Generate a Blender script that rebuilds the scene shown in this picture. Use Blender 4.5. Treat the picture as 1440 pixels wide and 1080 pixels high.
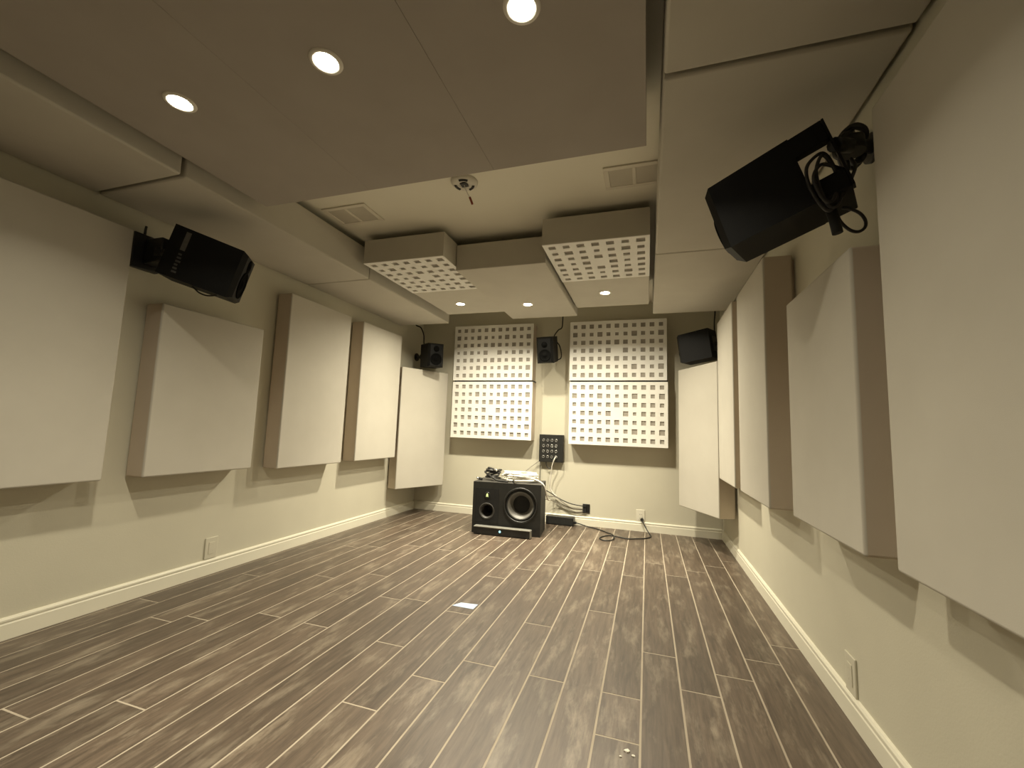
import bpy, bmesh, math, random
from mathutils import Vector, Matrix

for o in list(bpy.data.objects):
    bpy.data.objects.remove(o)
S = bpy.context.scene
COL = S.collection
random.seed(11)

# ------------------------------------------------------------------ camera
cam_d = bpy.data.cameras.new('camera')
cam_d.sensor_fit = 'HORIZONTAL'
cam_d.sensor_width = 36.0
cam_d.lens = 36.0 * 598.25 / 1440.0
cam_d.clip_start = 0.02
cam = bpy.data.objects.new('camera', cam_d)
COL.objects.link(cam)
S.camera = cam


def cam_matrix(pitch, yaw, roll, loc):
    cy, sy = math.cos(yaw), math.sin(yaw)
    cp, sp = math.cos(pitch), math.sin(pitch)
    cr, sr = math.cos(roll), math.sin(roll)
    B = Matrix(((1, 0, 0), (0, 0, -1), (0, 1, 0)))
    Ry = Matrix(((cy, 0, sy), (0, 1, 0), (-sy, 0, cy)))
    Rx = Matrix(((1, 0, 0), (0, cp, -sp), (0, sp, cp)))
    Rz = Matrix(((cr, -sr, 0), (sr, cr, 0), (0, 0, 1)))
    R = Rz @ Rx @ Ry @ B
    right, down, fwd = R[0], R[1], R[2]
    m = Matrix((right, -down, -fwd)).transposed().to_4x4()
    m.translation = loc
    return m


cam.matrix_world = cam_matrix(-0.1043437, 0.30951122, 0.0345476, (0, 0, 0.94))

# ------------------------------------------------------------------ world and exposure
w = bpy.data.worlds.new('world')
S.world = w
w.use_nodes = True
w.node_tree.nodes['Background'].inputs[0].default_value = (0.5, 0.45, 0.35, 1)
w.node_tree.nodes['Background'].inputs[1].default_value = 0.02
S.view_settings.view_transform = 'Standard'
S.view_settings.look = 'None'
S.view_settings.exposure = 0.0
S.view_settings.gamma = 1.0
S.view_settings.use_curve_mapping = False

LAMP_COLOR = (1.0, 0.905, 0.70)
LAMP_POWER = {'near': 6.0, 'far': 20.5}
LAMP_BEAM = {'near': 55.0, 'far': 120.0}
LAMP_SPREAD = {'near': math.radians(130), 'far': math.radians(152)}

# ------------------------------------------------------------------ materials


def mat(name, color, rough=0.6, metal=0.0, spec=0.5, emit=None, emit_s=0.0):
    m = bpy.data.materials.new(name)
    m.use_nodes = True
    b = m.node_tree.nodes['Principled BSDF']
    b.inputs['Base Color'].default_value = (*color, 1)
    b.inputs['Roughness'].default_value = rough
    b.inputs['Metallic'].default_value = metal
    b.inputs['Specular IOR Level'].default_value = spec
    if emit:
        b.inputs['Emission Color'].default_value = (*emit, 1)
        b.inputs['Emission Strength'].default_value = emit_s
    return m


def noise_mat(name, c1, c2, scale, rough=0.8, bump=0.0, spec=0.3, detail=4.0, stretch=(1, 1, 1), bscale=None):
    m = mat(name, c1, rough, 0, spec)
    nt = m.node_tree
    b = nt.nodes['Principled BSDF']
    tc = nt.nodes.new('ShaderNodeTexCoord')
    mp = nt.nodes.new('ShaderNodeMapping')
    mp.inputs['Scale'].default_value = stretch
    n = nt.nodes.new('ShaderNodeTexNoise')
    n.inputs['Scale'].default_value = scale
    n.inputs['Detail'].default_value = detail
    r = nt.nodes.new('ShaderNodeValToRGB')
    r.color_ramp.elements[0].position = 0.3
    r.color_ramp.elements[1].position = 0.7
    r.color_ramp.elements[0].color = (*c1, 1)
    r.color_ramp.elements[1].color = (*c2, 1)
    nt.links.new(tc.outputs['Object'], mp.inputs['Vector'])
    nt.links.new(mp.outputs[0], n.inputs['Vector'])
    nt.links.new(n.outputs['Fac'], r.inputs[0])
    nt.links.new(r.outputs[0], b.inputs['Base Color'])
    if bump:
        n2 = nt.nodes.new('ShaderNodeTexNoise')
        n2.inputs['Scale'].default_value = bscale or scale * 8
        n2.inputs['Detail'].default_value = 3
        bp = nt.nodes.new('ShaderNodeBump')
        bp.inputs['Strength'].default_value = bump
        bp.inputs['Distance'].default_value = 0.002
        nt.links.new(tc.outputs['Object'], n2.inputs['Vector'])
        nt.links.new(n2.outputs['Fac'], bp.inputs['Height'])
        nt.links.new(bp.outputs[0], b.inputs['Normal'])
    return m


M = {}
M['wall'] = noise_mat('wall_paint', (0.59, 0.562, 0.452), (0.62, 0.592, 0.477), 3.0, 0.75, 0.15, 0.25, bscale=180)
M['ceiling'] = noise_mat('ceiling_paint', (0.80, 0.77, 0.65), (0.83, 0.80, 0.68), 2.0, 0.85, 0.1, 0.2, bscale=200)
M['trim'] = noise_mat('trim_paint', (0.78, 0.75, 0.62), (0.81, 0.78, 0.65), 5.0, 0.42, 0.0, 0.4)
M['fabric'] = noise_mat('panel_fabric', (0.54, 0.512, 0.442), (0.57, 0.542, 0.470), 5.0, 0.95, 0.15, 0.1, bscale=900)
M['fabric_side'] = noise_mat('panel_side_fabric', (0.55, 0.475, 0.385), (0.58, 0.505, 0.415), 6.0, 0.95, 0.15, 0.1, bscale=900)
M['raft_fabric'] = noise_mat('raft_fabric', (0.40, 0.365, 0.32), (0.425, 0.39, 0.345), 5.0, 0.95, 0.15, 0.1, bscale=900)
M['diffuser'] = noise_mat('diffuser_white', (0.80, 0.79, 0.74), (0.84, 0.83, 0.78), 6.0, 0.6, 0.0, 0.3)
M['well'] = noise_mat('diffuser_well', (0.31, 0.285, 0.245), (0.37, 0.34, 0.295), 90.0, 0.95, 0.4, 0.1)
M['black'] = noise_mat('black_cabinet', (0.012, 0.012, 0.010), (0.017, 0.0165, 0.0145), 30.0, 0.55, 0.25, 0.4, bscale=350)
M['speaker'] = noise_mat('black_speaker_paint', (0.003, 0.003, 0.0027), (0.0045, 0.0044, 0.004), 30.0, 0.48, 0.1, 0.18, bscale=350)
M['grille'] = noise_mat('black_grille', (0.003, 0.003, 0.0028), (0.004, 0.004, 0.0036), 60.0, 0.9, 0.1, 0.05, bscale=500)
M['black_sat'] = noise_mat('black_satin', (0.012, 0.012, 0.011), (0.016, 0.016, 0.015), 12.0, 0.38, 0.0, 0.5)
M['rubber'] = noise_mat('black_rubber', (0.014, 0.014, 0.013), (0.020, 0.020, 0.018), 40.0, 0.7, 0.0, 0.3)
M['cone'] = noise_mat('woofer_cone', (0.115, 0.11, 0.10), (0.14, 0.135, 0.12), 25.0, 0.45, 0.0, 0.5)
M['dust'] = noise_mat('dust_cap', (0.010, 0.010, 0.010), (0.014, 0.014, 0.013), 30.0, 0.6, 0.0, 0.3)
M['sub_top'] = noise_mat('subwoofer_shell', (0.040, 0.038, 0.034), (0.052, 0.049, 0.043), 60.0, 0.5, 0.3, 0.5, bscale=400)
M['metal'] = mat('silver_metal', (0.55, 0.55, 0.53), 0.35, 1.0)
M['silver'] = mat('silver_trim', (0.33, 0.325, 0.29), 0.45, 0.6)
M['white_cable'] = mat('white_cable', (0.73, 0.70, 0.62), 0.5)
M['grey_cable'] = mat('grey_cable', (0.22, 0.20, 0.165), 0.55)
M['black_cable'] = mat('black_cable', (0.018, 0.017, 0.015), 0.5)
M['plate'] = mat('outlet_plate', (0.70, 0.67, 0.56), 0.4)
M['plate_wall'] = mat('painted_plate', (0.615, 0.585, 0.47), 0.45)
M['slot'] = mat('outlet_slot', (0.03, 0.028, 0.025), 0.6)
M['vent'] = noise_mat('vent_paint', (0.74, 0.70, 0.59), (0.77, 0.73, 0.62), 8.0, 0.6, 0.0, 0.3)
M['vent_dark'] = noise_mat('vent_louvre', (0.58, 0.545, 0.45), (0.61, 0.575, 0.48), 8.0, 0.6, 0.0, 0.3)
M['ring'] = mat('downlight_trim', (0.78, 0.75, 0.66), 0.4)
M['lens'] = mat('downlight_lens', (0.9, 0.88, 0.8), 0.4, emit=(1.0, 0.93, 0.74), emit_s=40.0)
M['detector'] = mat('detector_base', (0.66, 0.63, 0.54), 0.5)
M['red'] = mat('red_connector', (0.28, 0.06, 0.03), 0.5)
M['tape'] = mat('blue_tape', (0.50, 0.62, 0.80), 0.7)
M['crumb'] = mat('white_chip', (0.80, 0.76, 0.66), 0.7)
M['led_green'] = mat('green_led', (0.6, 0.75, 0.3), 0.3, emit=(0.72, 0.85, 0.30), emit_s=0.9)
M['led_cyan'] = mat('cyan_led', (0.4, 0.7, 0.8), 0.3, emit=(0.30, 0.72, 0.85), emit_s=1.1)
M['label'] = noise_mat('grey_label', (0.085, 0.082, 0.072), (0.11, 0.106, 0.094), 60.0, 0.6, 0.0, 0.3)
M['label_txt'] = mat('label_marks', (0.05, 0.048, 0.043), 0.6)
M['grout'] = noise_mat('grout', (0.36, 0.31, 0.24), (0.43, 0.375, 0.295), 9.0, 0.8, 0.0, 0.2)


def floor_material():
    m = bpy.data.materials.new('dark_wood_plank')
    m.use_nodes = True
    nt = m.node_tree
    L = nt.links
    b = nt.nodes['Principled BSDF']
    oi = nt.nodes.new('ShaderNodeObjectInfo')
    tc = nt.nodes.new('ShaderNodeTexCoord')
    off = nt.nodes.new('ShaderNodeVectorMath')
    off.operation = 'ADD'
    mul = nt.nodes.new('ShaderNodeMath')
    mul.operation = 'MULTIPLY'
    mul.inputs[1].default_value = 37.0
    L.new(oi.outputs['Random'], mul.inputs[0])
    L.new(tc.outputs['Object'], off.inputs[0])
    L.new(mul.outputs[0], off.inputs[1])

    def noise(scale, stretch, detail=5, dist=0.0):
        mp = nt.nodes.new('ShaderNodeMapping')
        mp.inputs['Scale'].default_value = stretch
        n = nt.nodes.new('ShaderNodeTexNoise')
        n.inputs['Scale'].default_value = scale
        n.inputs['Detail'].default_value = detail
        n.inputs['Distortion'].default_value = dist
        L.new(off.outputs[0], mp.inputs['Vector'])
        L.new(mp.outputs[0], n.inputs['Vector'])
        return n
    grain = noise(11.0, (6.0, 0.45, 1.0), 8, 0.25)
    patch = noise(7.0, (2.6, 0.6, 1.0), 9, 0.15)
    dark = noise(4.0, (3.6, 0.7, 1.0), 7, 0.3)
    for n_ in (grain, patch, dark):
        n_.inputs['Roughness'].default_value = 0.66
    r1 = nt.nodes.new('ShaderNodeValToRGB')
    r1.color_ramp.elements[0].position = 0.30
    r1.color_ramp.elements[1].position = 0.70
    r1.color_ramp.elements[0].color = (0.058, 0.042, 0.030, 1)
    r1.color_ramp.elements[1].color = (0.138, 0.103, 0.074, 1)
    L.new(grain.outputs['Fac'], r1.inputs[0])
    r2 = nt.nodes.new('ShaderNodeValToRGB')
    r2.color_ramp.elements[0].position = 0.52
    r2.color_ramp.elements[1].position = 0.72
    r2.color_ramp.elements[0].color = (0, 0, 0, 1)
    r2.color_ramp.elements[1].color = (0.85, 0.85, 0.85, 1)
    L.new(patch.outputs['Fac'], r2.inputs[0])
    mix0 = nt.nodes.new('ShaderNodeMix')
    mix0.data_type = 'RGBA'
    mix0.inputs['B'].default_value = (0.26, 0.218, 0.163, 1)
    L.new(r2.outputs[0], mix0.inputs['Factor'])
    L.new(r1.outputs[0], mix0.inputs['A'])
    r3 = nt.nodes.new('ShaderNodeValToRGB')
    r3.color_ramp.elements[0].position = 0.58
    r3.color_ramp.elements[1].position = 0.72
    r3.color_ramp.elements[0].color = (0, 0, 0, 1)
    r3.color_ramp.elements[1].color = (0.7, 0.7, 0.7, 1)
    L.new(dark.outputs['Fac'], r3.inputs[0])
    mix = nt.nodes.new('ShaderNodeMix')
    mix.data_type = 'RGBA'
    mix.inputs['B'].default_value = (0.040, 0.029, 0.021, 1)
    L.new(r3.outputs[0], mix.inputs['Factor'])
    L.new(mix0.outputs['Result'], mix.inputs['A'])
    hv = nt.nodes.new('ShaderNodeHueSaturation')
    vr = nt.nodes.new('ShaderNodeMapRange')
    vr.inputs['To Min'].default_value = 0.84
    vr.inputs['To Max'].default_value = 1.16
    L.new(oi.outputs['Random'], vr.inputs['Value'])
    L.new(vr.outputs[0], hv.inputs['Value'])
    L.new(mix.outputs['Result'], hv.inputs['Color'])
    L.new(hv.outputs[0], b.inputs['Base Color'])
    rr = nt.nodes.new('ShaderNodeMapRange')
    rr.inputs['To Min'].default_value = 0.46
    rr.inputs['To Max'].default_value = 0.36
    L.new(patch.outputs['Fac'], rr.inputs['Value'])
    L.new(rr.outputs[0], b.inputs['Roughness'])
    bp = nt.nodes.new('ShaderNodeBump')
    bp.inputs['Strength'].default_value = 0.35
    bp.inputs['Distance'].default_value = 0.0015
    L.new(grain.outputs['Fac'], bp.inputs['Height'])
    L.new(bp.outputs[0], b.inputs['Normal'])
    b.inputs['Specular IOR Level'].default_value = 0.6
    return m


M['plank'] = floor_material()

# ------------------------------------------------------------------ mesh helpers


def obj(name, bm, m, parent=None, label=None, smooth=None):
    me = bpy.data.meshes.new(name)
    bmesh.ops.recalc_face_normals(bm, faces=bm.faces)
    bm.to_mesh(me)
    bm.free()
    if smooth == 'all':
        me.polygons.foreach_set('use_smooth', [True] * len(me.polygons))
    o = bpy.data.objects.new(name, me)
    for x in (m if isinstance(m, (list, tuple)) else [m]):
        me.materials.append(x)
    COL.objects.link(o)
    if parent is not None:
        o.parent = parent
    if label:
        o['label'] = label
    return o


def tag(o, label, cat, group=None):
    o['label'] = label
    o['category'] = cat
    if group:
        o['group'] = group
    return o


def thing(name, label, cat, loc=(0, 0, 0), rot=None, group=None):
    o = bpy.data.objects.new(name, None)
    o.empty_display_size = 0.05
    COL.objects.link(o)
    if rot is not None:
        m = rot.to_4x4()
        m.translation = loc
        o.matrix_world = m
    else:
        o.location = loc
    return tag(o, label, cat, group)


def struct(o):
    o['kind'] = 'structure'
    return o


def box(bm, x0, x1, y0, y1, z0, z1, bev=0.0, seg=2, mi=0):
    t = bmesh.new()
    bmesh.ops.create_cube(t, size=1)
    for v in t.verts:
        v.co = Vector(((x0 + x1) / 2 + v.co.x * (x1 - x0), (y0 + y1) / 2 + v.co.y * (y1 - y0), (z0 + z1) / 2 + v.co.z * (z1 - z0)))
    base = set(t.faces)
    if bev:
        r = bmesh.ops.bevel(t, geom=t.edges[:], offset=bev, segments=seg, profile=0.5, affect='EDGES')
        for f in r['faces']:
            f.smooth = True
    merge(bm, t, mi)


def merge(bm, t, mi=0, M4=None):
    t.verts.index_update()
    vs = [bm.verts.new(M4 @ v.co if M4 else v.co) for v in t.verts]
    for f in t.faces:
        try:
            nf = bm.faces.new([vs[v.index] for v in f.verts])
            nf.smooth = f.smooth
            nf.material_index = mi
        except ValueError:
            pass
    t.free()


def cyl(bm, r1, r2, h, M4, seg=20, mi=0, smooth=True):
    t = bmesh.new()
    bmesh.ops.create_cone(t, cap_ends=True, cap_tris=False, segments=seg, radius1=r1, radius2=r2, depth=h)
    for f in t.faces:
        f.smooth = smooth and len(f.verts) == 4
    merge(bm, t, mi, M4)


def lathe(bm, prof, M4, seg=32, mi=0, closed=False):
    rings = []
    for r, z in prof:
        rings.append([bm.verts.new(M4 @ Vector((r * math.cos(2 * math.pi * i / seg), r * math.sin(2 * math.pi * i / seg), z))) for i in range(seg)] if r > 1e-6 else [bm.verts.new(M4 @ Vector((0, 0, z)))])
    pairs = list(zip(rings[:-1], rings[1:]))
    if closed:
        pairs.append((rings[-1], rings[0]))
    for a, b in pairs:
        for i in range(seg):
            j = (i + 1) % seg
            if len(a) == 1 and len(b) == 1:
                continue
            if len(a) == 1:
                f = bm.faces.new((a[0], b[i], b[j]))
            elif len(b) == 1:
                f = bm.faces.new((a[i], a[j], b[0]))
            else:
                f = bm.faces.new((a[i], a[j], b[j], b[i]))
            f.smooth = True
            f.material_index = mi


def spline(pts, n=8):
    P = [Vector(p) for p in pts]
    P = [2 * P[0] - P[1]] + P + [2 * P[-1] - P[-2]]
    out = []
    for i in range(1, len(P) - 2):
        a, b, c, d = P[i - 1:i + 3]
        for k in range(n):
            t = k / n
            out.append(0.5 * ((2 * b) + (c - a) * t + (2 * a - 5 * b + 4 * c - d) * t * t + (3 * b - a - 3 * c + d) * t ** 3))
    out.append(P[-2])
    return out


def tube(bm, pts, r, seg=8, n=8, mi=0):
    C = spline(pts, n) if n > 1 else [Vector(p) for p in pts]
    rings = []
    up = Vector((0.13, 0.21, 1)).normalized()
    for i, p in enumerate(C):
        d = (C[min(i + 1, len(C) - 1)] - C[max(i - 1, 0)])
        if d.length < 1e-9:
            d = Vector((0, 0, 1))
        d.normalize()
        u = d.cross(up)
        if u.length < 0.05:
            u = d.cross(Vector((1, 0, 0)))
        u.normalize()
        v = u.cross(d)
        rings.append([bm.verts.new(p + r * (math.cos(2 * math.pi * k / seg) * u + math.sin(2 * math.pi * k / seg) * v)) for k in range(seg)])
    for a, b in zip(rings[:-1], rings[1:]):
        for k in range(seg):
            f = bm.faces.new((a[k], a[(k + 1) % seg], b[(k + 1) % seg], b[k]))
            f.smooth = True
            f.material_index = mi
    bm.faces.new(rings[0][::-1]).material_index = mi
    bm.faces.new(rings[-1]).material_index = mi


def boxo(name, m, x0, x1, y0, y1, z0, z1, parent=None, bev=0.0, seg=2, label=None):
    bm = bmesh.new()
    box(bm, x0, x1, y0, y1, z0, z1, bev, seg)
    return obj(name, bm, m, parent, label)


# ------------------------------------------------------------------ room shell
XL, XR, YB, YF, ZC = -2.537, 0.665, 4.41, -1.9, 2.26
struct(boxo('wall_left', M['wall'], XL - 0.1, XL, YF - 0.1, YB + 0.1, -0.05, ZC + 0.1))
struct(boxo('wall_right', M['wall'], XR, XR + 0.1, YF - 0.1, YB + 0.1, -0.05, ZC + 0.1))
struct(boxo('wall_back', M['wall'], XL, XR, YB, YB + 0.1, -0.05, ZC + 0.1))
struct(boxo('wall_rear', M['wall'], XL, XR, YF - 0.1, YF, -0.05, ZC + 0.1))
struct(boxo('ceiling', M['ceiling'], XL, XR, YF, YB, ZC, ZC + 0.1))
floor = struct(boxo('floor', M['grout'], XL, XR, YF, YB, -0.1, -0.0006))

# planks: rows 0.138 wide run along the depth of the room, each with its own joints
ROW0, PITCH, LEN, GAP = -0.019, 0.138, 1.346, 0.0050
JOINT = {-15: 1.576, -14: 0.906, -13: 1.725, -12: 1.056, -11: 1.723, -10: 2.123, -9: 2.155, -8: 1.70, -7: 1.312,
         -6: 1.533, -5: 1.697, -4: 2.118, -3: 1.693, -2: 2.385, -1: 1.687, 0: 2.041, 1: 1.807, 2: 1.966, 3: 2.142}
EXTRA = {-7: [2.094], -1: [1.458], -2: [3.326]}
cache = {}
for k in range(-19, 5):
    xa = max(XL, ROW0 + PITCH * k + GAP / 2)
    xb = min(XR, ROW0 + PITCH * (k + 1) - GAP / 2)
    if xb - xa < 0.01:
        continue
    j0 = JOINT.get(k, random.uniform(0.9, 2.2))
    ys = [YF] + [y for y in sorted([j0 + LEN * i for i in range(-4, 5)] + EXTRA.get(k, [])) if YF + 0.1 < y < YB - 0.05] + [YB]
    for a, b in zip(ys[:-1], ys[1:]):
        ya, yb = a + (GAP / 2 if a > YF else 0), b - (GAP / 2 if b < YB else 0)
        key = (round(xb - xa, 4), round(yb - ya, 4))
        if key not in cache:
            bm = bmesh.new()
            t = bmesh.new()
            bmesh.ops.create_cube(t, size=1)
            for v in t.verts:
                s = 1.0 if v.co.z < 0 else 0.0
                v.co = Vector((v.co.x * (key[0] - (0 if s else 0.002)), v.co.y * (key[1] - (0 if s else 0.002)), -0.008 if s else 0.0))
            merge(bm, t)
            o = obj('plank', bm, M['plank'], floor)
            cache[key] = o.data
        else:
            o = bpy.data.objects.new('plank', cache[key])
            COL.objects.link(o)
            o.parent = floor
        o.location = ((xa + xb) / 2, (ya + yb) / 2, 0)


def baseboard(name, axis, wall, a, b, sgn):
    # profile: flat board, small cove and a rounded cap
    prof = [(0, 0), (0.013, 0), (0.013, 0.062), (0.0105, 0.066), (0.0105, 0.070), (0.0125, 0.074), (0.0125, 0.081), (0.008, 0.088), (0.0, 0.090)]
    bm = bmesh.new()
    rows = []
    for e in (a, b):
        rows.append([bm.verts.new((wall + sgn * d, e, z) if axis == 'y' else (e, wall + sgn * d, z)) for d, z in prof])
    n = len(prof)
    for i in range(n):
        bm.faces.new((rows[0][i], rows[0][(i + 1) % n], rows[1][(i + 1) % n], rows[1][i]))
    bm.faces.new(rows[0])
    bm.faces.new(rows[1][::-1])
    return struct(obj(name, bm, M['trim']))


baseboard('baseboard_left', 'y', XL, YF, YB, 1)
baseboard('baseboard_right', 'y', XR, YF, YB, -1)
baseboard('baseboard_back', 'x', YB, XL + 0.013, XR - 0.013, -1)

# ------------------------------------------------------------------ fabric wall panels


def fabric_panel(name, label, cat, dx, dy, dz, group, loc, rot=0.0, side=True):
    """padded panel: stretched front cover, wrapped frame behind it. local: front faces -Y, width X, base at z=0"""
    t = thing(name, label, cat, loc, Matrix.Rotation(rot, 3, 'Z'), group)
    bm = bmesh.new()
    box(bm, -dx / 2, dx / 2, -dy, -0.012, 0, dz, 0.008, 3)
    # mark the front and its roll-over as cover fabric, the edges as the side fabric
    bm.faces.ensure_lookup_table()
    for f in bm.faces:
        c = f.calc_center_median()
        f.material_index = 0 if c.y < -dy + 0.009 else 1
    obj('fabric_cover', bm, [M['fabric'], M['fabric_side']], t)
    bm = bmesh.new()
    e = 0.02
    for x0, x1, z0, z1 in ((-dx / 2 + e, -dx / 2 + e + .03, e, dz - e), (dx / 2 - e - .03, dx / 2 - e, e, dz - e),
                           (-dx / 2 + e + .03, dx / 2 - e - .03, e, e + .03), (-dx / 2 + e + .03, dx / 2 - e - .03, dz - e - .03, dz - e)):
        box(bm, x0, x1, -0.012, 0, z0, z1)
    obj('back_frame', bm, M['fabric_side'], t)
    return t


PI = math.pi
GP = 'fabric acoustic panels on the side walls'


def left_panel(y0, y1, z0, z1, th, label):
    fabric_panel('acoustic_panel', label, 'acoustic panel', y1 - y0, th, z1 - z0, GP, (XL, (y0 + y1) / 2, z0), PI / 2)


def right_panel(y0, y1, z0, z1, th, label):
    fabric_panel('acoustic_panel', label, 'acoustic panel', y1 - y0, th, z1 - z0, GP, (XR, (y0 + y1) / 2, z0), -PI / 2)


left_panel(0.70, 1.34, 0.635, 1.848, 0.137, 'large beige fabric panel nearest the camera on the left wall, cut by the photo edge')
left_panel(1.505, 2.122, 0.632, 1.53, 0.137, 'short beige fabric panel on the left wall under the black loudspeaker')
left_panel(2.32, 2.963, 0.612, 1.845, 0.137, 'tall beige fabric panel just past the short one on the left wall')
left_panel(3.13, 3.752, 0.613, 1.845, 0.137, 'farthest tall beige fabric panel on the left wall, beside the corner panel')
right_panel(0.64, 1.268, 0.637, 1.81, 0.105, 'largest beige fabric panel nearest the camera on the right wall')
right_panel(1.385, 1.965, 0.636, 1.485, 0.121, 'short beige fabric panel under the tilted loudspeaker on the right wall')
right_panel(2.24, 2.87, 0.617, 1.805, 0.137, 'tall beige fabric panel beyond the short one on the right wall')
right_panel(3.045, 3.655, 0.613, 1.828, 0.136, 'farthest narrow looking fabric panel on the right wall, beside the corner panel')


def corner_panel(A, ang, sx, W, th, z0, z1, label):
    a = math.radians(ang)
    u = Vector((sx * math.cos(a), math.sin(a), 0))
    c = Vector((A[0], A[1], 0)) + u * W / 2
    # local +X must run to the right seen from the room, front (-Y) into the room
    rot = a if sx > 0 else -a
    fabric_panel('corner_panel', label, 'acoustic panel', W, th, z1 - z0, 'fabric corner panels', (c.x, c.y, z0), rot)


corner_panel((XL + .004, 3.845), 66, 1, 0.61, 0.15, 0.295, 1.535, 'fabric panel angled across the back left corner beside the subwoofer')
corner_panel((XR - .004, 3.735), 64, -1, 0.58, 0.150, 0.305, 1.53, 'fabric panel angled across the back right corner under the small loudspeaker')

# ------------------------------------------------------------------ ceiling panels


def standoffs(t, x0, x1, y0, y1, z):
    for x in (x0 + .1, x1 - .1):
        for y in (y0 + .15, y1 - .15):
            boxo('standoff', M['fabric_side'], x - .02, x + .02, y - .02, y + .02, z, ZC, t)


def ceil_panel(name, label, x0, x1, y0, y1, z0, z1, group, bev=0.009, fab='fabric'):
    cx, cy = (x0 + x1) / 2, (y0 + y1) / 2
    t = thing(name, label, 'ceiling panel', (0, 0, 0), None, group)
    bm = bmesh.new()
    box(bm, x0, x1, y0, y1, z0, z1, bev, 3)
    obj('fabric_cover', bm, M[fab], t)
    standoffs(t, x0, x1, y0, y1, z1)
    return t


ZS = 1.997
GS = 'lowered fabric panels along the sides of the ceiling'
for (a, b, ll, rl) in ((-0.085, 1.232, 'lowered ceiling panel nearest the camera along the left wall', 'lowered ceiling panel at the top right, nearest the camera'),
                       (1.247, 2.566, 'lowered ceiling panel above the left wall loudspeaker', 'lowered ceiling panel above the large right wall loudspeaker'),
                       (2.572, 3.902, 'lowered ceiling panel at the far end along the left wall', 'lowered ceiling panel at the far end along the right wall')):
    ceil_panel('soffit_panel', ll, XL + 0.012, -1.953, a, b, ZS, 2.213, GS)
    ceil_panel('soffit_panel', rl, 0.046, XR - 0.012, a, b, ZS, 2.213, GS)

GC = 'central ceiling panels with downlights'
CX = [-1.902, -1.2665, -0.634, -0.004]
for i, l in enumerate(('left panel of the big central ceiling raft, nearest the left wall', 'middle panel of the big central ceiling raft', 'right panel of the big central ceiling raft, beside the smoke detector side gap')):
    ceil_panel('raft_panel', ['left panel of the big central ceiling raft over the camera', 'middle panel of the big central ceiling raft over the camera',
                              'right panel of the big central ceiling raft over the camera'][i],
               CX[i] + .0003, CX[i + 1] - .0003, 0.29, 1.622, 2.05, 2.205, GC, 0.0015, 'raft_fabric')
ceil_panel('raft_panel', 'lower middle ceiling panel at the far end, between the two perforated ceiling panels', -1.268, -0.628, 2.592, 3.915, 2.016, 2.20, GC, 0.006)

# ------------------------------------------------------------------ perforated diffusers
P11 = [[.9, 1, 1, .85, 1, 1, 1, .9, 1, 1, .88],
       [1.08, .88, .85, 1.12, .88, .75, .88, 1.18, .88, .85, 1.18],
       [.85, 1, .95, .85, 1, 1.1, 1, .88, 1, 1, .88],
       [.72, 1, 1, .75, 1.12, 0, 1.12, .72, 1, 1, .75],
       [.85, 1, 1, .85, 1, 1.1, 1, .85, 1, 1, .9],
       [1.08, .85, .85, 1.12, .88, .75, .88, 1.16, .85, .85, 1.18],
       [.85, 1, 1, .9, 1, 1, 1, .88, 1, 1, .9]]
P7 = [[.95, .9, 1, 1, 1, .9, 1.08],
      [.85, 1.15, .88, .75, .9, 1.15, .9],
      [1, .9, 1, 1.12, 1, .9, 1],
      [.95, .75, 1.12, 0, 1.12, .78, 1],
      [.95, .88, 1, 1.1, 1, .88, 1],
      [.85, 1.15, .88, .75, .9, 1.12, .9],
      [.9, .85, 1, .95, 1, .9, 1]]


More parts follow.
